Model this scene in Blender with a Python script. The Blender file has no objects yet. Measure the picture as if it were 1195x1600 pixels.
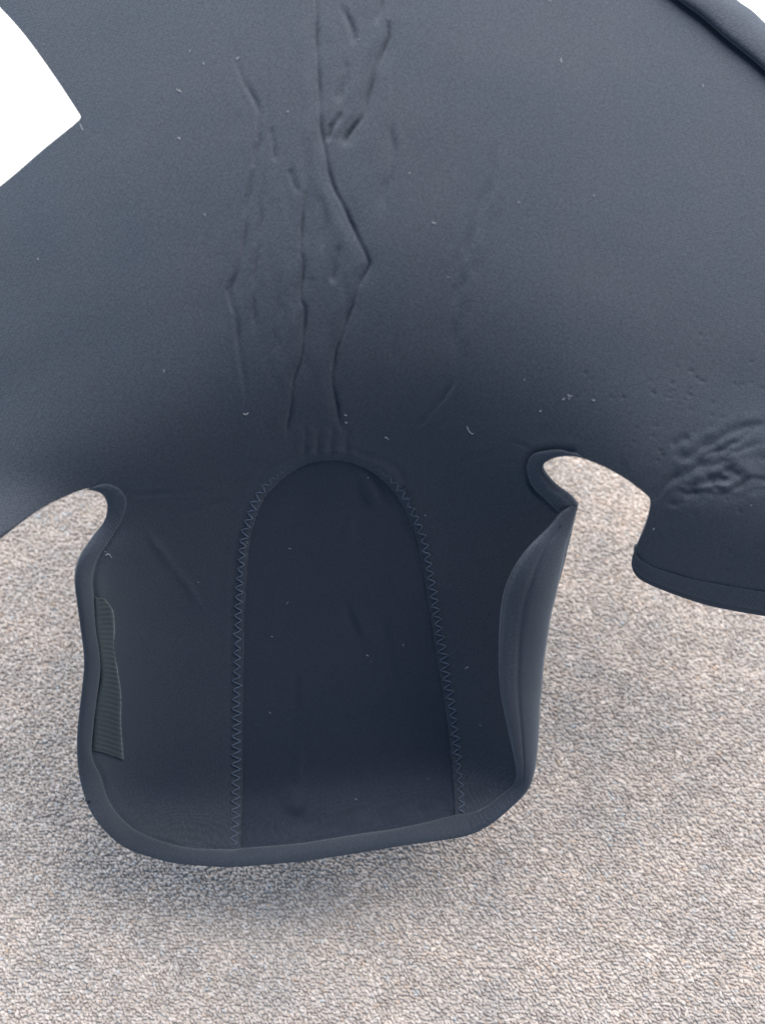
import bpy, math, random
import numpy as np
from mathutils import Vector, Matrix

random.seed(4)
rng = np.random.default_rng(11)
S = bpy.context.scene
COL = S.collection

# ------------------------------------------------------------------ camera
K = 0.65 / 1000.0            # tangent of one picture unit (1195 x 1600 units)
HALF = 800 * K
CAM_H = 0.5520
TILT = math.radians(24)      # 0 = straight down
cam_d = bpy.data.cameras.new('camera')
cam = bpy.data.objects.new('camera', cam_d)
COL.objects.link(cam)
cam.location = (0, 0, CAM_H)
cam.rotation_euler = (TILT, 0, 0)
cam_d.sensor_fit = 'VERTICAL'
cam_d.angle = 2 * math.atan(HALF)
cam_d.clip_start = 0.01
cam_d.clip_end = 50
cam_d.dof.use_dof = True
cam_d.dof.focus_distance = 0.43
cam_d.dof.aperture_fstop = 5.2
S.camera = cam

# ------------------------------------------------------------------ light
S.view_settings.view_transform = 'Standard'
S.view_settings.look = 'None'
S.view_settings.exposure = 0.0
S.view_settings.gamma = 1.0
w = bpy.data.worlds.new('World')
S.world = w
w.use_nodes = True
bg = w.node_tree.nodes['Background']
bg.inputs[0].default_value = (0.29, 0.59, 1.0, 1)
bg.inputs[1].default_value = 0.37


def area_light(name, cam_dir, dist, size, power, colour, target):
    """a window-sized soft lamp; cam_dir is a direction seen from the camera"""
    R = Matrix.Rotation(TILT, 3, 'X')
    d = (R @ Vector(cam_dir)).normalized()
    ld = bpy.data.lights.new(name, 'AREA')
    ld.shape = 'RECTANGLE'
    ld.size, ld.size_y = size
    ld.energy = power
    ld.color = colour
    o = bpy.data.objects.new(name, ld)
    COL.objects.link(o)
    o.location = Vector(target) + d * dist
    o.rotation_euler = (-d).to_track_quat('-Z', 'Y').to_euler()
    return o


area_light('window_light', (0.28, 0.87, 0.62), 1.35, (1.7, 1.3), 59, (1.0, 0.94, 0.855), (0, 0.16, 0.05))
area_light('side_fill_light', (-0.86, 0.40, 0.36), 1.1, (0.9, 0.7), 7.5, (0.86, 0.94, 1.0), (-0.10, 0.14, 0.02))  # unseen fill lamp, added to lift the carpet in the left notch

# ------------------------------------------------------------------ helpers
cT, sT = math.cos(TILT), math.sin(TILT)
D0 = 0.500


def world(px, py, s):
    """picture position + height s (m) above the plane D0 in front of the lens -> point in the room"""
    d = D0 - s
    X = (px - 597.5) * K * d
    Y = (800 - py) * K * d
    Z = -d
    return np.stack([X, Y * cT - Z * sT, Y * sT + Z * cT + CAM_H], -1)


def flat_uv(px, py, s):
    d = D0 - s
    return np.stack([px * K * d, -py * K * d], -1)


def make_mesh(name, verts, quads, mat, parent=None, uv=None, tris=None, smooth=True):
    me = bpy.data.meshes.new(name)
    verts = np.asarray(verts, np.float32)
    n4 = 0 if quads is None else len(quads)
    n3 = 0 if tris is None else len(tris)
    loops = []
    if n4: loops.append(np.asarray(quads, np.int32).ravel())
    if n3: loops.append(np.asarray(tris, np.int32).ravel())
    loops = np.concatenate(loops)
    me.vertices.add(len(verts)); me.vertices.foreach_set('co', verts.ravel())
    me.loops.add(len(loops)); me.loops.foreach_set('vertex_index', loops)
    me.polygons.add(n4 + n3)
    starts = np.concatenate([np.arange(n4) * 4, n4 * 4 + np.arange(n3) * 3]).astype(np.int32)
    me.polygons.foreach_set('loop_start', starts)
    me.polygons.foreach_set('use_smooth', np.full(n4 + n3, smooth))
    if uv is not None:
        l = me.uv_layers.new(name='UVMap')
        l.data.foreach_set('uv', np.asarray(uv, np.float32)[loops].ravel())
    me.update(calc_edges=True)
    me.validate()
    o = bpy.data.objects.new(name, me)
    COL.objects.link(o)
    if mat: me.materials.append(mat)
    if parent: o.parent = parent
    return o


def tag(o, label=None, cat=None, kind=None, group=None):
    if label: o['label'] = label
    if cat: o['category'] = cat
    if kind: o['kind'] = kind
    if group: o['group'] = group
    return o


def solid(o, t):
    m = o.modifiers.new('thickness', 'SOLIDIFY')
    m.thickness = t
    m.offset = -1
    return o


def smooth_line(pts, step=4.0):
    """Catmull-Rom through pts, resampled evenly"""
    P = np.asarray(pts, float)
    if len(P) > 2:
        A = np.vstack([2 * P[0] - P[1], P, 2 * P[-1] - P[-2]])
        out = []
        t = np.linspace(0, 1, 12, endpoint=False)[:, None]
        for i in range(1, len(A) - 2):
            p0, p1, p2, p3 = A[i - 1], A[i], A[i + 1], A[i + 2]
            out.append(0.5 * (2 * p1 + (p2 - p0) * t + (2 * p0 - 5 * p1 + 4 * p2 - p3) * t ** 2 + (3 * p1 - p0 - 3 * p2 + p3) * t ** 3))
        out.append(P[-1:])
        P = np.vstack(out)
    return resample(P, step=step)


def resample(P, step=None, n=None):
    L = np.concatenate([[0], np.cumsum(np.hypot(*np.diff(P, axis=0).T))])
    if n is None: n = max(2, int(L[-1] / step) + 1)
    q = np.linspace(0, L[-1], n)
    return np.stack([np.interp(q, L, P[:, 0]), np.interp(q, L, P[:, 1])], -1)


def pieces(*ps, step=4.0):
    return np.vstack([smooth_line(p, step)[(1 if i else 0):] for i, p in enumerate(ps)])


def nearest_on(poly, q, closed=True):
    """distance and nearest point of q (n,2) on a polyline"""
    a = poly
    b = np.roll(poly, -1, 0) if closed else poly[1:]
    if not closed: a = poly[:-1]
    best = np.full(len(q), 1e18)
    near = np.zeros_like(q)
    for p0, p1 in zip(a, b):
        d = p1 - p0
        L2 = d @ d
        if L2 < 1e-12: continue
        t = np.clip(((q - p0) @ d) / L2, 0, 1)
        c = p0 + t[:, None] * d
        dd = ((q - c) ** 2).sum(1)
        m = dd < best
        best[m] = dd[m]; near[m] = c[m]
    return np.sqrt(best), near


def inside(poly, q):
    r = np.zeros(len(q), bool)
    x, y = q[:, 0], q[:, 1]
    for (x0, y0), (x1, y1) in zip(poly, np.roll(poly, -1, 0)):
        if y0 == y1: continue
        c = ((y0 > y) != (y1 > y)) & (x < (x1 - x0) * (y - y0) / (y1 - y0) + x0)
        r ^= c
    return r


def sstep(a, b, x):
    t = np.clip((x - a) / (b - a), 0, 1)
    return t * t * (3 - 2 * t)


# ------------------------------------------------------------------ materials
def nodes_of(name):
    m = bpy.data.materials.new(name)
    m.use_nodes = True
    nt = m.node_tree
    return m, nt, nt.nodes['Principled BSDF']


def fabric(name, col, col2, weave=0.0013, bump=0.4, sheen=0.25, rough=0.85, ribs=None, angle=0.35):
    m, nt, p = nodes_of(name)
    N, L = nt.nodes.new, nt.links.new
    uv = N('ShaderNodeUVMap'); uv.uv_map = 'UVMap'
    mp = N('ShaderNodeMapping'); mp.inputs['Rotation'].default_value = (0, 0, angle)
    mp.inputs['Scale'].default_value = (1 / weave, 1 / (weave * 0.72), 1)
    L(uv.outputs[0], mp.inputs[0])
    vo = N('ShaderNodeTexVoronoi'); vo.voronoi_dimensions = '2D'; vo.inputs['Scale'].default_value = 1
    vo.inputs['Randomness'].default_value = 0.45
    L(mp.outputs[0], vo.inputs['Vector'])
    no = N('ShaderNodeTexNoise'); no.inputs['Scale'].default_value = 26; no.inputs['Detail'].default_value = 5
    no.inputs['Roughness'].default_value = 0.6
    tco = N('ShaderNodeTexCoord')
    L(tco.outputs['Object'], no.inputs['Vector'])
    fi = N('ShaderNodeTexNoise'); fi.inputs['Scale'].default_value = 1400; fi.inputs['Detail'].default_value = 2
    L(tco.outputs['Object'], fi.inputs['Vector'])
    mx = N('ShaderNodeMix'); mx.data_type = 'RGBA'
    rmp = N('ShaderNodeValToRGB'); rmp.color_ramp.elements[0].position = 0.35; rmp.color_ramp.elements[1].position = 0.65
    L(no.outputs[0], rmp.inputs[0]); L(rmp.outputs[0], mx.inputs[0])
    mx.inputs[6].default_value = (*col, 1); mx.inputs[7].default_value = (*col2, 1)
    # fine yarn grain: light and dark threads
    mr = N('ShaderNodeMapRange'); mr.inputs[1].default_value = 0.25; mr.inputs[2].default_value = 0.75
    mr.inputs[3].default_value = 0.72; mr.inputs[4].default_value = 1.28
    L(fi.outputs[0], mr.inputs[0])
    mv = N('ShaderNodeMapRange'); mv.inputs[1].default_value = 0.0; mv.inputs[2].default_value = 0.50
    mv.inputs[3].default_value = 1.16; mv.inputs[4].default_value = 0.74
    L(vo.outputs['Distance'], mv.inputs[0])
    mm = N('ShaderNodeMath'); mm.operation = 'MULTIPLY'; L(mr.outputs[0], mm.inputs[0]); L(mv.outputs[0], mm.inputs[1])
    vm = N('ShaderNodeVectorMath'); vm.operation = 'SCALE'
    L(mx.outputs[2], vm.inputs[0]); L(mm.outputs[0], vm.inputs['Scale'])
    L(vm.outputs[0], p.inputs['Base Color'])
    p.inputs['Roughness'].default_value = rough
    p.inputs['Specular IOR Level'].default_value = 0.25
    p.inputs['Sheen Weight'].default_value = sheen
    p.inputs['Sheen Roughness'].default_value = 0.5
    p.inputs['Sheen Tint'].default_value = (0.75, 0.86, 1.0, 1)
    inv = N('ShaderNodeMath'); inv.operation = 'SUBTRACT'; inv.inputs[0].default_value = 1
    L(vo.outputs['Distance'], inv.inputs[1])
    ad = N('ShaderNodeMath'); ad.operation = 'MULTIPLY_ADD'; ad.inputs[1].default_value = 0.5
    L(fi.outputs[0], ad.inputs[0]); L(inv.outputs[0], ad.inputs[2])
    hgt = ad
    if ribs:
        wv = N('ShaderNodeTexWave'); wv.bands_direction = 'X'; wv.inputs['Scale'].default_value = 0.314 / ribs
        wv.inputs['Distortion'].default_value = 1.2; wv.inputs['Detail'].default_value = 1
        mr2 = N('ShaderNodeMapping'); mr2.inputs['Rotation'].default_value = (0, 0, 0.45)
        L(uv.outputs[0], mr2.inputs[0]); L(mr2.outputs[0], wv.inputs['Vector'])
        h2 = N('ShaderNodeMath'); h2.operation = 'MULTIPLY_ADD'; h2.inputs[1].default_value = 1.3
        L(wv.outputs[1], h2.inputs[0]); L(ad.outputs[0], h2.inputs[2])
        hgt = h2
    bp = N('ShaderNodeBump'); bp.inputs['Strength'].default_value = bump; bp.inputs['Distance'].default_value = 0.00025
    L(hgt.outputs[0], bp.inputs['Height']); L(bp.outputs[0], p.inputs['Normal'])
    return m


NEO = fabric('black_neoprene', (0.036, 0.047, 0.069), (0.042, 0.051, 0.070))
PAD = fabric('shaded_oval_panel_neoprene', (0.023, 0.032, 0.056), (0.028, 0.036, 0.058), angle=-0.25, weave=0.0008, bump=0.2)  # same fabric as the body; darker, bluer colour paints in the pocket's shade
BIND = fabric('ribbed_binding_tape', (0.038, 0.050, 0.075), (0.046, 0.057, 0.078), weave=0.0008, ribs=0.0010, bump=0.5)
HOOK = fabric('green_grey_hook_tape', (0.032, 0.047, 0.051), (0.042, 0.058, 0.061), weave=0.0006, bump=0.5, sheen=0.3)
THREAD = fabric('blue_black_thread', (0.072, 0.098, 0.155), (0.080, 0.107, 0.165), weave=0.0005, sheen=0.4, rough=0.6)


def plain(name, col, rough=0.8):
    m, nt, p = nodes_of(name)
    no = nt.nodes.new('ShaderNodeTexNoise'); no.inputs['Scale'].default_value = 40; no.inputs['Detail'].default_value = 4
    tc = nt.nodes.new('ShaderNodeTexCoord'); nt.links.new(tc.outputs['Object'], no.inputs['Vector'])
    mx = nt.nodes.new('ShaderNodeMix'); mx.data_type = 'RGBA'
    mx.inputs[6].default_value = (*[c * 0.95 for c in col], 1); mx.inputs[7].default_value = (*col, 1)
    nt.links.new(no.outputs[0], mx.inputs[0]); nt.links.new(mx.outputs[2], p.inputs['Base Color'])
    p.inputs['Roughness'].default_value = rough
    return m


def carpet_base():
    m, nt, p = nodes_of('carpet_backing')
    N, L = nt.nodes.new, nt.links.new
    tc = N('ShaderNodeTexCoord')
    vo = N('ShaderNodeTexVoronoi'); vo.inputs['Scale'].default_value = 620
    L(tc.outputs['Object'], vo.inputs['Vector'])
    r = N('ShaderNodeValToRGB')
    r.color_ramp.elements[0].color = (0.42, 0.39, 0.375, 1); r.color_ramp.elements[1].color = (0.66, 0.63, 0.61, 1)
    L(vo.outputs['Color'], r.inputs[0]); L(r.outputs[0], p.inputs['Base Color'])
    b = N('ShaderNodeBump'); b.inputs['Strength'].default_value = 0.9; b.inputs['Distance'].default_value = 0.001; b.invert = True
    L(vo.outputs['Distance'], b.inputs['Height']); L(b.outputs[0], p.inputs['Normal'])
    p.inputs['Roughness'].default_value = 1
    return m


def tuft_mat():
    m, nt, p = nodes_of('carpet_yarn')
    N, L = nt.nodes.new, nt.links.new
    a = N('ShaderNodeAttribute'); a.attribute_name = 'yarn'
    L(a.outputs['Color'], p.inputs['Base Color'])
    p.inputs['Roughness'].default_value = 0.9
    p.inputs['Sheen Weight'].default_value = 0.15
    return m


# ------------------------------------------------------------------ outlines (picture units)
left_edge = pieces(
    [(0, 838), (38, 812), (75, 789), (113, 772), (139, 766), (156, 770), (166, 782), (167.6, 797), (162, 816), (145, 838), (130, 861),
     (120, 887), (117.5, 914), (121, 944), (126, 981), (131, 1020), (131, 1050), (126, 1097), (121.5, 1140), (121, 1181), (126, 1221), (140, 1264),
     (164, 1298), (197, 1325), (241, 1341), (281, 1350), (348, 1355), (381, 1354), (430, 1350), (480, 1345), (560, 1333), (627, 1322),
     (711, 1310), (738, 1303), (765, 1289), (796, 1264), (822, 1238), (832, 1214), (839.5, 1181), (844.5, 1097), (849.5, 1030), (857, 980),
     (873, 912), (884, 856), (893, 822), (899.5, 800), (900, 792)])
right_notch = pieces(
    [(900, 792), (888, 779), (869, 766), (854, 751), (846.5, 738), (848.5, 726), (862, 717), (880, 713), (903, 714.5), (926, 722), (952, 733.7),
     (978, 749), (1001, 766), (1012, 776), (1017, 785)],
    [(1017, 785), (1012, 811), (1005, 830), (993.5, 856), (987.5, 872), (987, 884), (992, 898), (1005, 909), (1039, 924), (1084, 940),
     (1122, 950), (1195, 963), (1330, 982)])
outline = np.vstack([
    smooth_line([(0, 11), (25, 38), (50, 69), (84, 117), (110, 156), (124, 178)]),
    smooth_line([(126, 181), (126, 184), (124, 187)], 1.5),
    smooth_line([(114, 196), (67, 234), (0, 291), (-120, 380), (-200, 480), (-235, 640), (-215, 800), (-130, 890), (-60, 880), (0, 838)])[:-1],
    left_edge[:-1], right_notch[:-1],
    smooth_line([(1330, 982), (1420, 900), (1445, 600), (1410, 330), (1330, 190), (1250, 95), (1195, 38.5), (1173, 17), (1150, 0), (1100, -45),
                 (1000, -110), (800, -170), (500, -195), (200, -170), (20, -90), (-20, -30)])])
_T = np.gradient(left_edge, axis=0); _T /= np.linalg.norm(_T, axis=1)[:, None]
_i = np.arange(len(left_edge)); _r = np.clip((_i - 30) / 25, 0, 1) * np.clip((len(left_edge) - 14 - _i) / 25, 0, 1)
inset = left_edge + 7 * _r[:, None] * np.stack([_T[:, 1], -_T[:, 0]], -1)
body_outline = outline.copy()
_k = int(np.argmin(np.hypot(*(outline - left_edge[0]).T)))
body_outline[_k:_k + len(left_edge) - 1] = inset[:-1]
arch_pts = [(376, 1420), (376, 1325), (379, 1250), (380, 1100), (381.5, 1001), (383.5, 934), (390, 850), (398.6, 814), (412, 780), (434, 755), (457, 737),
            (484, 724), (517, 719), (546, 722), (574, 733), (601, 753), (621, 777), (638, 810), (651, 844), (661, 894), (670, 951),
            (678, 1001), (687, 1058), (695, 1105), (703, 1167), (709, 1234), (711, 1278), (713, 1420)]
arch = smooth_line(arch_pts, 4)

# ------------------------------------------------------------------ height field of the sheet
RX0, RY0, RS = -330, -270, 2
RW, RH = 935, 850
gx = RX0 + RS * np.arange(RW)
gy = RY0 + RS * np.arange(RH)
GX, GY = np.meshgrid(gx, gy)


def blur(A, sig):
    n = int(3 * sig) + 1
    k = np.exp(-0.5 * (np.arange(-n, n + 1) / sig) ** 2); k /= k.sum()
    for ax in (0, 1):
        P = np.pad(A, [(n, n) if a == ax else (0, 0) for a in (0, 1)], mode='edge')
        A = sum(kk * np.take(P, range(i, i + A.shape[ax]), axis=ax) for i, kk in enumerate(k))
    return A


yf = np.interp(GX, [-300, 0, 100, 200, 350, 480, 600, 700, 830, 920, 1000, 1100, 1250, 1500],
               [900, 830, 785, 755, 695, 655, 645, 650, 700, 745, 790, 815, 840, 860])
t = GY - yf
tt_ = np.arange(-1200, 701, 2.0)
slope = np.interp(tt_, [-1200, -650, -450, -300, -200, -100, 0, 70, 150, 350, 550, 620, 700],
                  [0.05, 0.045, 0.02, 0.0, -0.045, -0.105, -0.20, -0.27, -0.26, -0.23, -0.17, -0.02, 0.0])
prof = np.concatenate([[0], np.cumsum(0.5 * (slope[1:] + slope[:-1]) * 2)])
prof -= np.interp(610, tt_, prof)
H = np.interp(t, tt_, prof)
up = 1 - sstep(-250, 60, t)
H -= up * (0.00005 * (GX - 600) ** 2)
# walls of the pocket
ylist = left_edge[:, 1]; xlist = left_edge[:, 0]
iL = (xlist < 300) & (ylist > 800) & (ylist < 1300)
oL = np.argsort(ylist[iL]); xl = np.interp(GY, ylist[iL][oL], xlist[iL][oL])
iR = (xlist > 760) & (ylist > 795) & (ylist < 1290)
oR = np.argsort(ylist[iR]); xr = np.interp(GY, ylist[iR][oR], xlist[iR][oR])
iB = (ylist > 1300) & (xlist > 165) & (xlist < 745)
oB = np.argsort(xlist[iB]); yb = np.interp(GX, xlist[iB][oB], ylist[iB][oB])
wl = np.interp(GX - xl, [-50, 0, 22, 50, 95, 150], [36, 32, 25, 14, 5, 0])
wr = np.interp(xr - GX, [-50, 0, 35, 80, 140, 190], [24, 22, 15, 7, 2, 0])
wb = np.interp(yb - GY, [-60, 0, 30, 60, 95, 140], [42, 37, 30, 17, 5, 0])
low = sstep(735, 950, GY) * (1 - sstep(905, 940, GX))
H += low * np.sqrt(wl ** 2 + wr ** 2 + wb ** 2)
H = blur(H, 9)
H /= 1000.0
H0 = H.copy()


def add_crease(pts, amp, wdt, ridge=0.25, side=0.0, jit=2.2, target=None, taper=0.22, soft=0.0):
    """valley of depth amp (mm), half width wdt (units), with soft ridges beside it; side > 0 lifts the right-hand lip"""
    A = H if target is None else target
    P = smooth_line(pts, 6)
    n = len(P)
    if n > 4 and jit:
        j = np.convolve(rng.normal(0, 1, n + 4), np.ones(5) / 5, 'valid')[:n] * jit
        P = P + np.stack([j, j * 0.3], -1)
    m = wdt * (15 if soft else 7)
    x0, x1 = P[:, 0].min() - m, P[:, 0].max() + m
    y0, y1 = P[:, 1].min() - m, P[:, 1].max() + m
    i0, i1 = max(0, int((x0 - RX0) / RS)), min(RW, int((x1 - RX0) / RS) + 1)
    j0, j1 = max(0, int((y0 - RY0) / RS)), min(RH, int((y1 - RY0) / RS) + 1)
    qx, qy = GX[j0:j1, i0:i1], GY[j0:j1, i0:i1]
    best = np.full(qx.shape, 1e9); along = np.zeros(qx.shape); sg = np.zeros(qx.shape)
    for k in range(n - 1):
        a, b = P[k], P[k + 1]
        d = b - a; L2 = d @ d + 1e-9
        tt = np.clip(((qx - a[0]) * d[0] + (qy - a[1]) * d[1]) / L2, 0, 1)
        ex, ey = qx - a[0] - tt * d[0], qy - a[1] - tt * d[1]
        dd = np.hypot(ex, ey)
        mk = dd < best
        best[mk] = dd[mk]; along[mk] = ((k + tt) / (n - 1))[mk]
        sg[mk] = np.sign(d[0] * ey - d[1] * ex)[mk]
    vary = 0.75 + 0.25 * np.sin(along * n * 0.5 + len(pts))
    e = sstep(0, taper, along) * sstep(1, 1 - taper, along) * vary
    g = -np.exp(-(best / wdt) ** 2) + ridge * np.exp(-((best - 2.1 * wdt) / (1.5 * wdt)) ** 2)
    g += side * (-sg) * (1 - np.exp(-(best / wdt) ** 2)) * np.exp(-(best / (3.2 * wdt)) ** 2)
    if soft: g += -soft * np.exp(-(best / (wdt * 4.5)) ** 2) + 0.6 * soft * np.exp(-((best - 7 * wdt) / (4 * wdt)) ** 2) * (sg > 0)
    A[j0:j1, i0:i1] += amp * 1e-3 * e * g


C = add_crease
C([(494, -60), (494, 0), (496, 50), (498, 100), (500, 160), (505, 220), (512, 258), (522, 294), (538, 325), (551, 355), (563, 380), (572, 397), (577, 412),
   (572, 426), (559, 447), (549, 480), (536, 520), (525, 552), (519, 590), (522, 612), (528, 632), (530, 655), (538, 685)], 1.6, 2.7, 0.10, 0.08, taper=0.05, jit=1.6, soft=0.4)
C([(602, -40), (597, 0), (591, 27), (585, 42)], 1.5, 3.5, 0.2, soft=0.3)
C([(604, 28), (605, 45), (604, 62), (595, 88), (586, 112), (575, 151), (568, 180), (554, 198), (543, 214), (536, 232)], 1.8, 2.8, 0.12, -0.1, taper=0.08, jit=1, soft=0.5)
C([(535, 172), (531, 182), (518, 201), (511, 224)], 1.6, 3.6, 0.2, soft=0.4)
C([(532, 5), (544, 30), (551, 52), (552, 75)], 1.1, 4.5, 0.25, soft=0.3)
C([(545, 90), (538, 130), (528, 165)], 0.8, 5, 0.2, 0.3, soft=0.3)
C([(482, 284), (474, 318), (471, 351), (470, 392), (475, 413), (471, 467), (477, 482), (476, 517), (470, 563), (461, 590), (457, 615), (455, 632), (451, 660), (446, 695)], 1.5, 2.8, 0.12, 0.1, jit=1.2, taper=.1, soft=0.4)
C([(350, 40), (366, 74), (375, 117), (398, 158), (406, 187), (402, 234), (394, 284), (386, 318), (382, 370), (374, 420), (360, 455), (367, 490), (371, 517), (377, 572), (384, 618), (391, 668)], 0.85, 3.8, 0.3, -0.25, soft=0.5)
C([(424, 196), (428, 225), (431, 256)], 0.9, 3.2, 0.3, soft=0.4)
C([(417, 246), (411, 301), (406, 368), (399, 430), (400, 500), (405, 560)], 0.8, 3.6, 0.25, 0.3, soft=0.4)
C([(454, 262), (458, 282), (466, 303)], 0.9, 4, soft=0.3)
C([(612, 180), (613, 254), (600, 311), (592, 352)], 0.7, 5, 0.3, 0.4, soft=0.5)
C([(530, 380), (524, 410), (519, 446)], 1.0, 5, 0.3, soft=0.3)
C([(500, 300), (508, 345), (505, 400)], 0.6, 6, 0.3, 0.3, soft=0.3)
C([(440, 420), (436, 480), (430, 560)], 0.5, 6, 0.3, 0.3, soft=0.3)
C([(770, 215), (766, 280), (742, 352), (724, 408), (712, 520), (708, 592)], 0.8, 7, 0.3, 0.5)
C([(710, 588), (697, 615), (676, 639), (660, 657), (643, 671)], 0.9, 3.4, 0.2, 0.3)
for k in range(16):
    x = rng.normal(490, 65); y = rng.uniform(20, 600); l_ = rng.uniform(50, 120); b_ = rng.normal(0, 7)
    C([(x, y - l_), (x + b_, y), (x + rng.normal(0, 8), y + l_)], rng.uniform(.15, .38), rng.uniform(4, 8), 0.4, rng.uniform(-.4, .4), taper=.4)
C([(195, 775), (245, 771), (271, 770), (320, 762)], 0.45, 3.5)
C([(275, 805), (320, 793), (331, 787), (369, 780)], 0.55, 4)
C([(222, 822), (264, 876), (297, 921), (326, 968)], -0.8, 6, 0.2)
C([(790, 686), (813, 694), (834, 703)], 0.7, 3)
C([(772, 722), (790, 723), (812, 722)], 0.5, 3)
C([(690, 720), (730, 716), (780, 706)], 0.35, 5)
C(arch_pts[1:-1], 1.3, 7, 0.55, jit=0, taper=0.02)
C([(x + (-20 if x < 440 else 20 if x > 600 else 0), y - (20 if y < 760 else 0)) for x, y in arch_pts[1:-1]], 0.5, 5, 0.3, jit=0, taper=0.02)
for x, s_ in ((477, 1), (498, 1), (519, 1), (542, 1)):      # puckers gathered over the arch
    C([(x + 2, 665), (x, 690), (x - 1, 716)], 0.8, 4.5, 0.7, jit=0.5)
# wrinkled cluster on the right arm
C([(1016, 786), (1034, 766), (1050, 750), (1070, 739)], 1.0, 5, 0.3, -0.3, soft=0.4)
C([(1040, 776), (1057, 766), (1075, 771), (1099, 769), (1120, 773), (1141, 767), (1156, 759), (1171, 747), (1200, 750), (1250, 745)], 0.9, 4.0, 0.35, 0.5, taper=.1, jit=3, soft=0.5)
C([(1078, 762), (1100, 757), (1122, 752), (1142, 748)], 1.4, 5, 0.4, -0.3, jit=3)
C([(1098, 745), (1120, 745), (1136, 751)], 1.0, 5, 0.4, soft=.3)
C([(1042, 784), (1055, 788), (1068, 780)], 1.2, 4.5, 0.4)
C([(1126, 734), (1145, 738), (1160, 747)], 0.9, 4.5, 0.3)
C([(1048, 698), (1062, 689), (1078, 683)], 1.0, 6, 0.3, soft=.3)
for k in range(13):
    f = (k + rng.uniform(-.3, .3)) / 12
    x0_, y0_ = 1028 + rng.uniform(0, 45), 776 - 30 * (1 - f) + rng.uniform(-6, 6)
    x1_, y1_ = rng.uniform(1140, 1225), 655 + 112 * f + rng.uniform(-8, 8)
    n_ = 7; tq = np.linspace(0, 1, n_)
    fx_ = x0_ + (x1_ - x0_) * tq; fy_ = y0_ + (y1_ - y0_) * tq ** 0.8 + rng.normal(0, 4.5, n_)
    C(list(zip(fx_, fy_)), rng.uniform(.25, .6), rng.uniform(3.6, 6.5), 0.4, rng.uniform(-.4, .6), taper=.3, jit=2.5, soft=0.5)
for k in range(18):
    x, y = rng.uniform(1040, 1210), rng.normal(735, 32)
    a_ = rng.normal(-0.15, 0.5); l_ = rng.uniform(8, 22)
    C([(x - l_ * np.cos(a_), y - l_ * np.sin(a_)), (x, y + rng.normal(0, 3)), (x + l_ * np.cos(a_), y + l_ * np.sin(a_))], rng.uniform(.12, .38), rng.uniform(3.5, 7), 0.4, rng.uniform(-.5, .5))
C([(1080, 697), (1112, 695), (1129, 680), (1163, 666), (1185, 664), (1215, 670)], 0.8, 6, 0.3, 0.3, jit=4)
C([(1045, 715), (1060, 712), (1090, 722), (1120, 725)], 0.6, 7, 0.5)
C([(970, 720), (973, 735), (970, 748)], 0.5, 5)
pit_n = 84
for k in range(pit_n):                                       # small pits pressed into the right arm
    x = rng.uniform(900, 1210); y = rng.uniform(560, 900)
    if k % 3 == 0: x, y = rng.normal(1075, 55), rng.normal(615, 30)
    r = rng.uniform(1.7, 3.0)
    i0, j0 = int((x - RX0) / RS), int((y - RY0) / RS)
    sl = (slice(j0 - 9, j0 + 10), slice(i0 - 9, i0 + 10))
    H[sl] -= 0.0006 * rng.uniform(.5, 1) * np.exp(-((GX[sl] - x) ** 2 + (GY[sl] - y) ** 2 * 1.6) / r ** 2)
for pl in ([(190, 814), (168, 850), (152, 876), (145, 906), (147, 935), (150, 980), (156, 1020), (157, 1050), (151, 1097), (146, 1140), (144, 1181), (158, 1214), (169, 1248), (187, 1275),
           (214, 1298), (254, 1315), (298, 1325), (358, 1327), (381, 1325), (431, 1321), (480, 1316), (560, 1303), (610, 1296), (660, 1286), (704, 1275), (731, 1271), (756, 1262), (780, 1244), (803, 1224)],
           [(900, 706), (872, 702.5), (848, 705), (832, 710), (824, 723), (824, 740), (833, 762), (853, 781), (874, 802)],
           [(992, 860), (1001, 874), (1022, 886.5), (1054, 897), (1086, 906), (1118, 912), (1195, 925), (1330, 942)]):
    C(pl, 1.6 if pl[0][0] < 950 else 0.6, 5, 0.15, jit=0, taper=0.02)
# slow unevenness of a soft sheet
def lumps(sig, amp):
    n = blur(rng.normal(0, 1, (RH // 4 + 2, RW // 4 + 2)), sig)
    n /= n.std()
    big = np.repeat(np.repeat(n, 4, 0), 4, 1)[:RH, :RW]
    return blur(big, 4) * amp * 1e-3
H += lumps(9, 0.35) + lumps(4, 0.07)

mask = np.exp(-((GX - 1145) / 100) ** 2 - ((GY - 728 + 0.12 * (GX - 1150)) / 50) ** 2)
nz = rng.normal(0, 1, (RH // 2 + 2, RW // 2 + 2))
nz = blur(nz, 2.2); nz /= nz.std()
nz = np.repeat(np.repeat(nz, 2, 0), 2, 1)[:RH, :RW]
H += blur(1.0 - np.abs(blur(nz, 1.5)), 1.0) * mask * 0.00040
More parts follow.
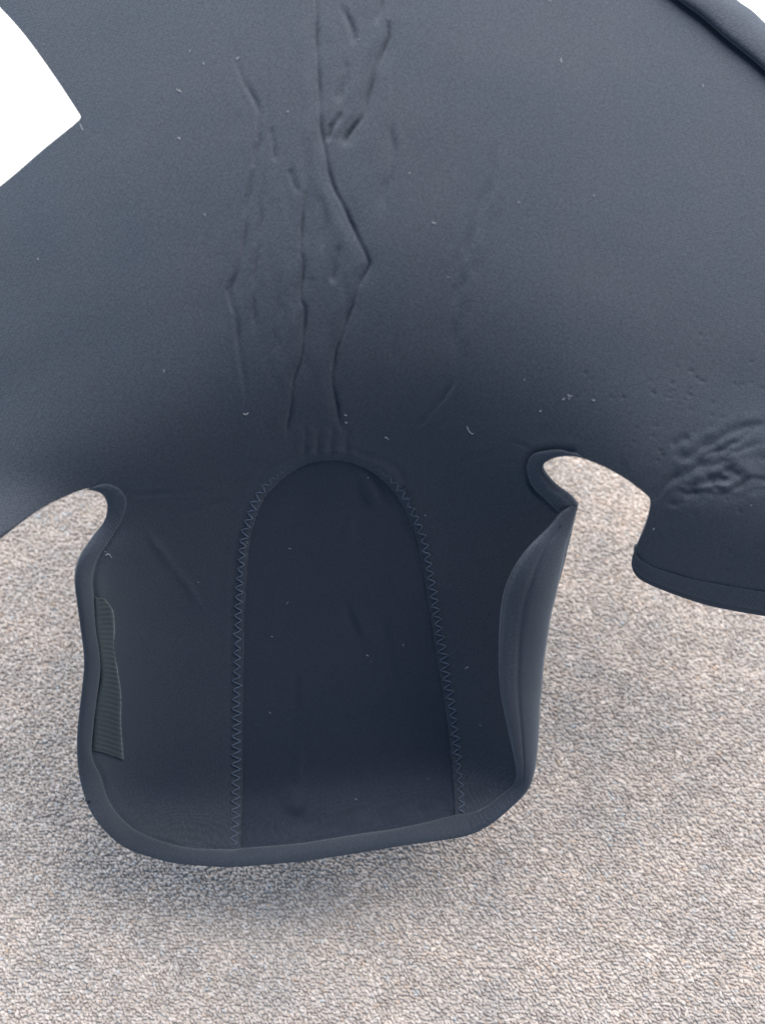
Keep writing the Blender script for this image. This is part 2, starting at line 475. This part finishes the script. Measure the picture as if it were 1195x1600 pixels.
# long soft puckers down the middle
pk = rng.normal(0, 1, (RH // 2 + 2, RW // 2 + 2))
def blur_axis(A, sig, ax):
    n = int(3 * sig) + 1
    k = np.exp(-0.5 * (np.arange(-n, n + 1) / sig) ** 2); k /= k.sum()
    P = np.pad(A, [(n, n) if a == ax else (0, 0) for a in (0, 1)], mode='edge')
    return sum(kk * np.take(P, range(i, i + A.shape[ax]), axis=ax) for i, kk in enumerate(k))
pk = blur_axis(blur_axis(pk, 28, 0), 3.0, 1); pk /= pk.std()
pk = blur(np.repeat(np.repeat(pk, 2, 0), 2, 1)[:RH, :RW], 1.5)
H += pk * 0.00042 * np.exp(-((GX - 490 - 0.06 * (600 - GY)) / 85) ** 2) * (1 - sstep(600, 715, GY))
HT = H0.copy()                                               # the oval panel lies a little deeper
HT += lumps(8, 0.3)
C([(358, 1327), (381, 1325), (431, 1321), (480, 1316), (560, 1303), (610, 1296), (660, 1286), (704, 1275), (731, 1271)], 1.6, 5, 0.15, jit=0, taper=0.02, target=HT)
for pts, a, wd in (([(560, 725), (575, 750), (590, 780), (603, 802)], -0.8, 7), ([(548, 735), (565, 770), (580, 800)], 0.6, 6),
                   ([(535, 930), (548, 965), (562, 1000), (575, 1030)], 0.7, 7), ([(592, 940), (605, 1000), (622, 1060), (640, 1110)], 0.8, 8),
                   ([(600, 1010), (590, 1070), (556, 1130)], -0.5, 7), ([(460, 1030), (462, 1090), (458, 1150)], 0.55, 6),
                   ([(468, 1150), (470, 1190), (466, 1230)], -0.8, 5), ([(548, 800), (545, 860)], -0.5, 7)):
    C(pts, a * 1.9, wd, 0.25, 0.5, target=HT, taper=0.35)
HT += 0.0055 * np.exp(-(((GX - 463) / 15) ** 2 + ((GY - 1258) / 17) ** 2)) - 0.003 * np.exp(-(((GX - 470) / 26) ** 2 + ((GY - 1282) / 16) ** 2))     # the poked-out bump above the hem


def samp(A, x, y):
    fx = np.clip((np.asarray(x, float) - RX0) / RS, 0, RW - 1.001); fy = np.clip((np.asarray(y, float) - RY0) / RS, 0, RH - 1.001)
    i, j = fx.astype(int), fy.astype(int); u, v = fx - i, fy - j
    return (A[j, i] * (1 - u) + A[j, i + 1] * u) * (1 - v) + (A[j + 1, i] * (1 - u) + A[j + 1, i + 1] * u) * v


def sheet(name, x0, x1, y0, y1, step, constraints, hfun, mat, parent):
    """grid clipped to outlines: vertices just outside are pulled onto the outline"""
    xs = np.arange(x0, x1 + step, step); ys = np.arange(y0, y1 + step, step)
    X, Y = np.meshgrid(xs, ys)
    q = np.stack([X.ravel(), Y.ravel()], -1)
    nx, ny = len(xs), len(ys)
    out = np.zeros(len(q), bool)
    near_all = q.copy()
    for poly, keep_in in constraints:
        ins = inside(poly, q)
        bad = ~ins if keep_in else ins
        # only points near the border need their nearest point
        B = bad.reshape(ny, nx)
        nb = B.copy()
        g = ~B
        g2 = g.copy()
        g2[1:] |= g[:-1]; g2[:-1] |= g[1:]
        g3 = g2.copy(); g3[:, 1:] |= g2[:, :-1]; g3[:, :-1] |= g2[:, 1:]
        need = (g3 & nb).ravel() & ~out
        if need.any():
            _, nr = nearest_on(poly, near_all[need])
            near_all[need] = nr
        out |= bad
    I = np.arange(nx * ny).reshape(ny, nx)
    Q = np.stack([I[:-1, :-1], I[1:, :-1], I[1:, 1:], I[:-1, 1:]], -1).reshape(-1, 4)
    Q = Q[(~out[Q]).any(1)]
    used, invr = np.unique(Q, return_inverse=True)
    Q = invr.reshape(-1, 4)
    p = near_all[used]
    s = hfun(p[:, 0], p[:, 1])
    return make_mesh(name, world(p[:, 0], p[:, 1], s), Q, mat, parent, flat_uv(p[:, 0], p[:, 1], s))


def strip(name, outer, inner, n, m, sfun, hgt, under, mat, parent, wrap=0.0):
    """a flat padded tape between two lines, closed all round"""
    O = resample(smooth_line(outer, 3), n=n); Iq = resample(smooth_line(inner, 3), n=n)
    ph = np.linspace(0, 2 * np.pi, m, endpoint=False)
    u = 0.5 - 0.5 * np.cos(ph)
    u = np.where(ph < np.pi, u, u)
    off = np.where(ph < np.pi, hgt * np.abs(np.sin(ph)) ** 0.55, -under * np.abs(np.sin(ph)) ** 0.7)
    X = O[:, None, 0] * (1 - u) + Iq[:, None, 0] * u
    Y = O[:, None, 1] * (1 - u) + Iq[:, None, 1] * u
    s = sfun(X, Y) + off[None, :]
    s = s - wrap * np.exp(-(u[None, :] / 0.16) ** 2)
    V = world(X, Y, s).reshape(-1, 3)
    La = np.concatenate([[0], np.cumsum(np.linalg.norm(np.diff(world(O[:, 0], O[:, 1], sfun(O[:, 0], O[:, 1])), axis=0), axis=1))])
    UV = np.stack([np.broadcast_to(La[:, None], X.shape), np.broadcast_to(u * 0.011, X.shape)], -1).reshape(-1, 2)
    I = np.arange(n * m).reshape(n, m)
    J = np.roll(I, -1, 1)
    Q = np.stack([I[:-1], J[:-1], J[1:], I[1:]], -1).reshape(-1, 4)
    caps = []
    for row, rev in ((0, False), (n - 1, True)):
        for k in range(1, m // 2):
            a, b, c, d = I[row, k - 1], I[row, k], I[row, (m - k) % m], I[row, (m - k + 1) % m]
            if k == 1: caps.append((b, c, a, a))
            else: caps.append((a, b, c, d))
    tris = []
    for a, b, c, d in caps:
        tris.append((a, b, c))
        if d != a: tris.append((a, c, d))
    o = make_mesh(name, V, Q, mat, parent, UV, tris=np.array(tris, np.int32))
    return o


def tube(pts3, r, sides=5):
    P = np.asarray(pts3)
    T = np.gradient(P, axis=0); T /= np.linalg.norm(T, axis=1)[:, None] + 1e-12
    ref = np.array([0, sT * -1.0, cT]) * 1.0
    A = np.cross(T, ref); A /= np.linalg.norm(A, axis=1)[:, None] + 1e-12
    B = np.cross(T, A)
    ph = np.linspace(0, 2 * np.pi, sides, endpoint=False)
    V = P[:, None] + r * (np.cos(ph)[None, :, None] * A[:, None] + np.sin(ph)[None, :, None] * B[:, None])
    n = len(P)
    I = np.arange(n * sides).reshape(n, sides); J = np.roll(I, -1, 1)
    Q = np.stack([I[:-1], I[1:], J[1:], J[:-1]], -1).reshape(-1, 4)
    return V.reshape(-1, 3), Q


# ------------------------------------------------------------------ ground
ca = make_mesh('carpet', [(-1.6, -1.2, 0), (1.6, -1.2, 0), (1.6, 0.385, 0), (-1.6, 0.385, 0)], [(0, 1, 2, 3)], carpet_base())
tag(ca, 'beige and grey loop pile carpet under the black neoprene brace', kind='structure')
fl = make_mesh('floor', [(-3, 0.385, -0.004), (3, 0.385, -0.004), (3, 4, -0.004), (-3, 4, -0.004)], [(0, 1, 2, 3)], plain('glare_white_floor', (0.86, 0.86, 0.85), 0.5))  # assumed surface; its white base colour stands in for blown-out light
tag(fl, 'assumed floor, coloured white for the blown-out glare beyond the edge of the carpet', kind='structure')


def carpet_pile():
    px, py = 0.00182, 0.00155
    xs = np.arange(-0.34, 0.36, px); ys = np.arange(-0.045, 0.384, py)
    X, Y = np.meshgrid(xs, ys)
    X = X + (np.arange(len(ys))[:, None] % 2) * px * 0.5
    X, Y = X.ravel(), Y.ravel()
    keep = np.abs(X) < 0.215 + 0.42 * np.clip(Y + 0.02, 0, 1)
    X, Y = X[keep], Y[keep]
    n = len(X)
    X = X + rng.normal(0, px * 0.22, n); Y = Y + rng.normal(0, py * 0.22, n)
    ang = rng.normal(-0.62, 0.42, n)
    la = rng.uniform(0.0010, 0.0019, n); lb = rng.uniform(0.00058, 0.00088, n)
    hz = rng.uniform(0.0011, 0.0020, n)
    lean = rng.normal(0, 0.0003, (n, 2))
    ph = np.arange(6) / 6 * 2 * np.pi
    rings = [(1.0, 0.0), (1.0, 0.55), (0.62, 0.9)]
    parts = []
    c, s = np.cos(ang), np.sin(ang)
    for rr, zz in rings:
        ex = rr * la[:, None] * np.cos(ph); ey = rr * lb[:, None] * np.sin(ph)
        parts.append(np.stack([X[:, None] + ex * c[:, None] - ey * s[:, None] + lean[:, :1] * zz,
                               Y[:, None] + ex * s[:, None] + ey * c[:, None] + lean[:, 1:] * zz,
                               np.broadcast_to((hz * zz)[:, None], (n, 6)) + (0.0002 * np.cos(ph) if zz > 0 else 0)], -1))
    top = np.stack([X + lean[:, 0], Y + lean[:, 1], hz], -1)[:, None]
    V = np.concatenate(parts + [top], 1)          # n, 19, 3
    tri = []
    quad = []
    for k in range(6):
        j = (k + 1) % 6
        quad += [(k, j, 6 + j, 6 + k), (6 + k, 6 + j, 12 + j, 12 + k)]
        tri.append((12 + k, 12 + j, 18))
    base = (np.arange(n) * 19)[:, None, None]
    Q = (base + np.array(quad)[None]).reshape(-1, 4); T = (base + np.array(tri)[None]).reshape(-1, 3)
    o = make_mesh('carpet_pile', V.reshape(-1, 3), Q, tuft_mat(), None, tris=T)
    pal = np.array([(0.63, 0.595, 0.575), (0.69, 0.665, 0.65), (0.55, 0.515, 0.495), (0.75, 0.735, 0.73), (0.49, 0.455, 0.44), (0.60, 0.585, 0.585), (0.58, 0.63, 0.68), (0.63, 0.54, 0.47)])
    idx = rng.choice(len(pal), n, p=[.29, .23, .17, .12, .07, .09, .015, .015])
    colr = pal[idx] * rng.uniform(0.88, 1.10, (n, 1)) ** 1.0 * np.array([0.81, 0.755, 0.73])
    mot = np.sin(X * 61 + 2 * np.sin(Y * 43)) * np.sin(Y * 77 + 1.5 * np.sin(X * 52)) + 0.6 * np.sin(X * 170 + Y * 90) * np.sin(Y * 210 - X * 60)
    colr = colr * (1 + 0.09 * mot[:, None] * np.array([1.0, 0.8, 0.6]))
    a = o.data.attributes.new('yarn', 'FLOAT_COLOR', 'POINT')
    full = np.ones((n, 19, 4), np.float32)
    full[:, :, :3] = np.clip(colr, 0, 0.85)[:, None]
    a.data.foreach_set('color', full.ravel())
    return tag(o, 'short twisted beige, grey and white loops of the carpet', kind='stuff')


carpet_pile()

# ------------------------------------------------------------------ the brace
brace = bpy.data.objects.new('neoprene_brace', None)
COL.objects.link(brace)
brace.location = (0, 0, 0)
tag(brace, 'black neoprene brace with an arched stitched panel spread open over beige carpet', 'brace')

hb = lambda x, y: samp(H, x, y)
body = solid(sheet('body_panel', -300, 1460, -230, 1380, 2.25, [(body_outline, True), (arch, False)], hb, NEO, brace), 0.0030)

arch_big = smooth_line([(364, 1341)] + [(x + (-16 if x < 440 else 16 if x > 600 else 0), y - (14 if y < 800 else 0)) for x, y in arch_pts[2:-2]] + [(725, 1285), (722, 1294), (640, 1307), (560, 1320), (450, 1336)], 6)
ht = lambda x, y: samp(HT, x, y) - 0.0020
solid(sheet('oval_panel', 340, 760, 680, 1350, 3, [(arch_big, True)], ht, PAD, brace), 0.0028)

# zigzag seam that follows the arch
path = smooth_line(arch_pts[1:-1], 1.0)
Tn = np.gradient(path, axis=0); Tn /= np.linalg.norm(Tn, axis=1)[:, None]
Nn = np.stack([Tn[:, 1], -Tn[:, 0]], -1)                      # points out of the arch
Lp = np.concatenate([[0], np.cumsum(np.hypot(*np.diff(path, axis=0).T))])
per = 14.5
q = np.arange(4, Lp[-1] - 6, per / 8)
zz = 2 * np.abs(2 * ((q / per) % 1) - 1) - 1
amp = (6.4 + 0.9 * np.sin(q * 0.013)) * (1 + 0.12 * np.repeat(rng.normal(0, 1, len(q) // 8 + 1), 8)[:len(q)])
cx = np.interp(q, Lp, path[:, 0]); cy = np.interp(q, Lp, path[:, 1])
nx_ = np.interp(q, Lp, Nn[:, 0]); ny_ = np.interp(q, Lp, Nn[:, 1])
sgn = 1 if (np.interp(0.5 * Lp[-1], Lp, Nn[:, 1]) < 0) else -1
topf = np.exp(-((cy - 712) / 75) ** 2)
off = 10.5 + zz * amp * (1 - 0.35 * topf) + rng.normal(0, 0.35, len(q))
zx = cx + sgn * nx_ * off; zy = cy + sgn * ny_ * off
zs = hb(zx, zy) + 0.00025 + 0.00035 * (1 - zz ** 2) - 0.00120 * topf
V, Q = tube(world(zx, zy, zs), 0.00034)
st = make_mesh('zigzag_stitching', V, Q, THREAD, brace, np.stack([V[:, 0], V[:, 1]], -1))
tag(st, kind='stuff')

# binding round the left notch, the left side, the bottom and the lower right corner
bo = [(128, 768), (139, 766), (156, 770), (166, 782), (167.6, 797), (162, 816), (145, 838), (130, 861), (120, 887), (117.5, 914), (121, 944), (126, 981), (131, 1020),
      (131, 1050), (126, 1097), (121.5, 1140), (121, 1181), (126, 1221), (140, 1264), (164, 1298), (197, 1325), (241, 1341), (281, 1350), (348, 1355), (381, 1354),
      (430, 1350), (480, 1345), (560, 1333), (627, 1322), (711, 1310), (738, 1303), (752, 1297)]
bi = [(150, 760), (165, 756), (181, 760), (192, 769), (198, 785), (190, 814), (168, 850), (152, 876), (145, 906), (147, 935), (150, 980), (156, 1020), (157, 1050),
      (151, 1097), (146, 1140), (144, 1181), (158, 1214), (169, 1248), (187, 1275), (214, 1298), (254, 1315), (298, 1325), (358, 1327), (381, 1325),
      (431, 1321), (480, 1316), (560, 1303), (610, 1296), (660, 1286), (704, 1275), (731, 1271), (744, 1267)]
O_ = smooth_line(bo, 3); I_ = smooth_line(bi, 3)


def pair_strip(name, bo, bi, per_seg, m, sfun, hgt, under, mat, parent, wrap=0.0):
    """outer and inner lines with matching control points"""
    O, I = [], []
    def cr(P):
        P = np.asarray(P, float); A = np.vstack([2 * P[0] - P[1], P, 2 * P[-1] - P[-2]]); out = []
        t = np.linspace(0, 1, per_seg, endpoint=False)[:, None]
        for i in range(1, len(A) - 2):
            p0, p1, p2, p3 = A[i - 1], A[i], A[i + 1], A[i + 2]
            out.append(0.5 * (2 * p1 + (p2 - p0) * t + (2 * p0 - 5 * p1 + 4 * p2 - p3) * t ** 2 + (3 * p1 - p0 - 3 * p2 + p3) * t ** 3))
        out.append(P[-1:]); return np.vstack(out)
    O, I = cr(bo), cr(bi)
    n = len(O)
    ph = np.linspace(0, 2 * np.pi, m, endpoint=False)
    u = 0.5 - 0.5 * np.cos(ph)
    off = np.where(ph < np.pi + 1e-6, hgt * np.abs(np.sin(ph)) ** 0.6, -under * np.abs(np.sin(ph)) ** 0.6)
    X = O[:, None, 0] * (1 - u) + I[:, None, 0] * u
    Y = O[:, None, 1] * (1 - u) + I[:, None, 1] * u
    fr = np.linspace(0, 1, n); endt = (sstep(-0.01, 0.05, fr) * sstep(1.01, 0.95, fr))[:, None]
    s = sfun(X, Y) + off[None, :] * (0.25 + 0.75 * endt) - wrap * np.exp(-(u[None, :] / 0.18) ** 2)
    W = world(X, Y, s)
    mid = W[:, m // 4]
    La = np.concatenate([[0], np.cumsum(np.linalg.norm(np.diff(mid, axis=0), axis=1))])
    UV = np.stack([np.broadcast_to(La[:, None], X.shape), np.broadcast_to(u * 0.010, X.shape)], -1).reshape(-1, 2)
    Ix = np.arange(n * m).reshape(n, m); J = np.roll(Ix, -1, 1)
    Q = np.stack([Ix[:-1], Ix[1:], J[1:], J[:-1]], -1).reshape(-1, 4)
    tris = []
    for row in (0, n - 1):
        for k in range(1, m - 1):
            tris.append((Ix[row, 0], Ix[row, k], Ix[row, k + 1]) if row == 0 else (Ix[row, 0], Ix[row, k + 1], Ix[row, k]))
    return make_mesh(name, W.reshape(-1, 3), Q, mat, parent, UV, tris=np.array(tris, np.int32))


pair_strip('edge_binding', bo, bi, 8, 20, lambda x, y: samp(H0, x, y), 0.0013, 0.0042, BIND, brace, wrap=0.0012)

# binding round the right notch, running down to the folded tip
no_ = [(915, 717), (903, 714), (880, 713), (862, 717), (848.5, 726), (846, 738), (854, 751), (869, 766), (888, 779), (900, 793)]
ni_ = [(900, 708), (888, 706), (872, 702.5), (848, 705), (832, 710), (824, 723), (824, 740), (833, 762), (853, 781), (874, 802)]
pair_strip('edge_binding', no_, ni_, 8, 18, lambda x, y: samp(H0, x, y), 0.0013, 0.0040, BIND, brace, wrap=0.001)

# hem tape of the lower right arm
ao = [(987, 868), (986, 884), (992, 898), (1005, 909), (1039, 924), (1084, 940), (1122, 950), (1195, 963), (1330, 982)]
ai = [(992, 860), (995, 867), (1001, 874), (1022, 886.5), (1054, 897), (1086, 906), (1118, 912), (1195, 925), (1330, 942)]
pair_strip('edge_binding', ao, ai, 10, 18, lambda x, y: samp(H0, x, y), 0.0012, 0.0040, BIND, brace, wrap=0.0025)

# rolled rim at the upper right
ro = [(1000, -112), (1050, -82), (1100, -46), (1150, -1), (1174, 16), (1197, 38), (1252, 94), (1332, 189)]
ri = [(905, -112), (960, -74), (1010, -38), (1059, 0), (1096, 27), (1130, 57), (1195, 111), (1280, 200)]
pair_strip('rolled_rim', ro, ri, 8, 20, lambda x, y: samp(H0, x, y), 0.0055, 0.0040, NEO, brace, wrap=0.003)

# ------------------------------------------------------------------ folded side of the pocket (seen from outside)
F_out = [(900, 793), (899, 802), (894, 822), (889, 838), (884, 856), (876, 895), (868, 932), (860, 965), (854, 1005), (849, 1040), (846.5, 1075), (844, 1100),
         (842, 1140), (839, 1180), (833, 1214), (822, 1238), (796, 1264), (767, 1288), (738, 1303)]
F_in = [(890, 792), (876, 801), (860, 820), (845, 835), (828, 852), (809, 876), (796, 900), (786, 928), (781, 962), (779, 1005), (779, 1050), (783, 1090),
        (791, 1131), (799, 1166), (806, 1204), (803, 1224), (780, 1244), (756, 1262), (731, 1272)]
F_h = [1, 3, 6, 9, 13, 18, 22, 24, 25, 25, 25, 24, 21, 17, 10, 5, 2.2, 1.5, 1.2]


def dense(P, k=10):
    P = np.asarray(P, float)
    if P.ndim == 1: P = P[:, None]
    A = np.vstack([2 * P[0] - P[1], P, 2 * P[-1] - P[-2]]); out = []
    t = np.linspace(0, 1, k, endpoint=False)[:, None]
    for i in range(1, len(A) - 2):
        p0, p1, p2, p3 = A[i - 1], A[i], A[i + 1], A[i + 2]
        out.append(0.5 * (2 * p1 + (p2 - p0) * t + (2 * p0 - 5 * p1 + 4 * p2 - p3) * t ** 2 + (3 * p1 - p0 - 3 * p2 + p3) * t ** 3))
    return np.vstack(out + [P[-1:]])


FO, FI, FH = dense(F_out), dense(F_in), dense(F_h)[:, 0] / 1000
nr_, nu = len(FO), 30
uu = np.linspace(0, 1, nu)
so = samp(H0, FO[:, 0], FO[:, 1])
blend = sstep(1190, 1262, FO[:, 1])[:, None]


def flap_surface(u, lift):
    """u 0 at the rim, 1 at the silhouette; lift raises the surface"""
    X = FI[:, None, 0] * (1 - u) + FO[:, None, 0] * u
    Y = FI[:, None, 1] * (1 - u) + FO[:, None, 1] * u
    side = so[:, None] + FH[:, None] * np.sqrt(np.clip(1 - (0.985 * u) ** 2, 0, 1)) - np.minimum(0.0035, 0.3 * FH[:, None]) * np.exp(-(u / 0.09) ** 2)
    side = side + 0.0006 * np.sin(Y / 31 + 2 * u) * (1 - u) - 0.0008 * np.exp(-((u - 0.44) / 0.05) ** 2) * (FH[:, None] > 0.006)
    hem = samp(H0, X, Y) + 0.0013 * np.sin(np.pi * u) ** 0.6 - 0.0012 * np.exp(-((1 - u) / 0.18) ** 2)
    return X, Y, side * (1 - blend) + hem * blend + lift


X, Y, Sx = flap_surface(uu[None], 0)
I = np.arange(X.size).reshape(X.shape)
Q = np.stack([I[:-1, :-1], I[1:, :-1], I[1:, 1:], I[:-1, 1:]], -1).reshape(-1, 4)
flap = make_mesh('side_flap', world(X, Y, Sx).reshape(-1, 3), Q, NEO, brace, flat_uv(X, Y, Sx).reshape(-1, 2))
tag(flap, 'outer face of the pocket side folded inward')
solid(flap, 0.0030)

# ------------------------------------------------------------------ hook tape on the left wall
hl = [(148, 936), (149, 958), (150, 980), (157, 1030), (158, 1060), (152, 1097), (148.5, 1131), (146, 1172)]
hr = [(164, 930), (177, 948), (180, 975), (180, 1004), (184, 1037), (190, 1080), (190, 1125), (194, 1182)]


def hook():
    n, m = 430, 14
    A = resample(smooth_line(hl, 2), n=n); B = resample(smooth_line(hr, 2), n=n)
    u = np.linspace(0, 1, m); v = np.linspace(0, 1, n)
    X = A[:, None, 0] * (1 - u) + B[:, None, 0] * u
    Y = A[:, None, 1] * (1 - u) + B[:, None, 1] * u + 7 * (u * (u - 0.2))[None]
    ribs = np.sin(2 * np.pi * v * 32 + 0.25 * np.sin(v * 40))[:, None] * (0.35 + 0.65 * np.sin(np.pi * np.clip(u, 0.0, 1)) ** 0.6)[None]
    edge = np.minimum(1, np.minimum(u, 1 - u) * 9)[None] ** 0.5
    s = samp(H0, X, Y) + 0.0011 * edge + 0.00034 * ribs + 0.0004
    s += 0.0009 * np.exp(-((Y - 955) / 22) ** 2) * u[None] + rng.normal(0, 0.00006, X.shape)
    s -= (0.0012 * np.exp(-((Y - 1015) / 26) ** 2)) * (0.3 + 0.7 * u[None])
    I = np.arange(n * m).reshape(n, m)
    Q = np.stack([I[:-1, :-1], I[1:, :-1], I[1:, 1:], I[:-1, 1:]], -1).reshape(-1, 4)
    o = make_mesh('hook_strip', world(X, Y, s).reshape(-1, 3), Q, HOOK, brace, flat_uv(X, Y, s).reshape(-1, 2))
    solid(o, 0.0014)
    return tag(o, 'ribbed green grey fastening tape')


hook()

# ------------------------------------------------------------------ lint
lv, lq, nb = [], [], 0
known = [(280, 216), (297, 80), (371, 92), (561, 62), (876, 93), (927, 306), (858, 1), (425, 995), (422, 1114), (453, 857 - 0), (165, 862), (170, 866), (540, 649), (541, 661),
         (604, 684), (664, 805), (575, 746), (700, 433), (888, 622), (880, 624), (890, 619), (386, 848), (556, 1249), (580, 1034), (574, 1024), (812, 1182), (795, 1142), (792, 1140),
         (310, 910), (1021, 826), (318, 98), (128, 200), (320, 335), (450, 175), (60, 405), (640, 270)]
spots = known + [(rng.uniform(20, 1180), rng.uniform(20, 1250)) for _ in range(20)]
Pn = np.array(spots)
ok = inside(outline, Pn)
for (x, y), good in zip(spots, ok):
    if not good or 775 < x < 990 and y > 770: continue
    Ls = 0.5 + rng.gamma(1.6, 0.9); a = rng.normal(0.35, 0.6)
    k = np.linspace(-1, 1, 5)
    bx = x + Ls * k * np.cos(a); by = y + Ls * k * np.sin(a) + rng.normal(0, 0.45) * Ls * k ** 2
    ina = inside(arch, np.array([[x, y]]))[0]
    s = (ht(bx, by) if ina else hb(bx, by)) + 0.00018
    V, Q = tube(world(bx, by, s), rng.uniform(0.00008, 0.00019), 4)
    lv.append(V); lq.append(Q + nb); nb += len(V)
lint_m = plain('white_lint', (0.33, 0.36, 0.39), 0.9)
li = make_mesh('lint', np.vstack(lv), np.vstack(lq), lint_m)
tag(li, 'tiny pale lint fibres scattered over the black neoprene', 'lint', kind='stuff')
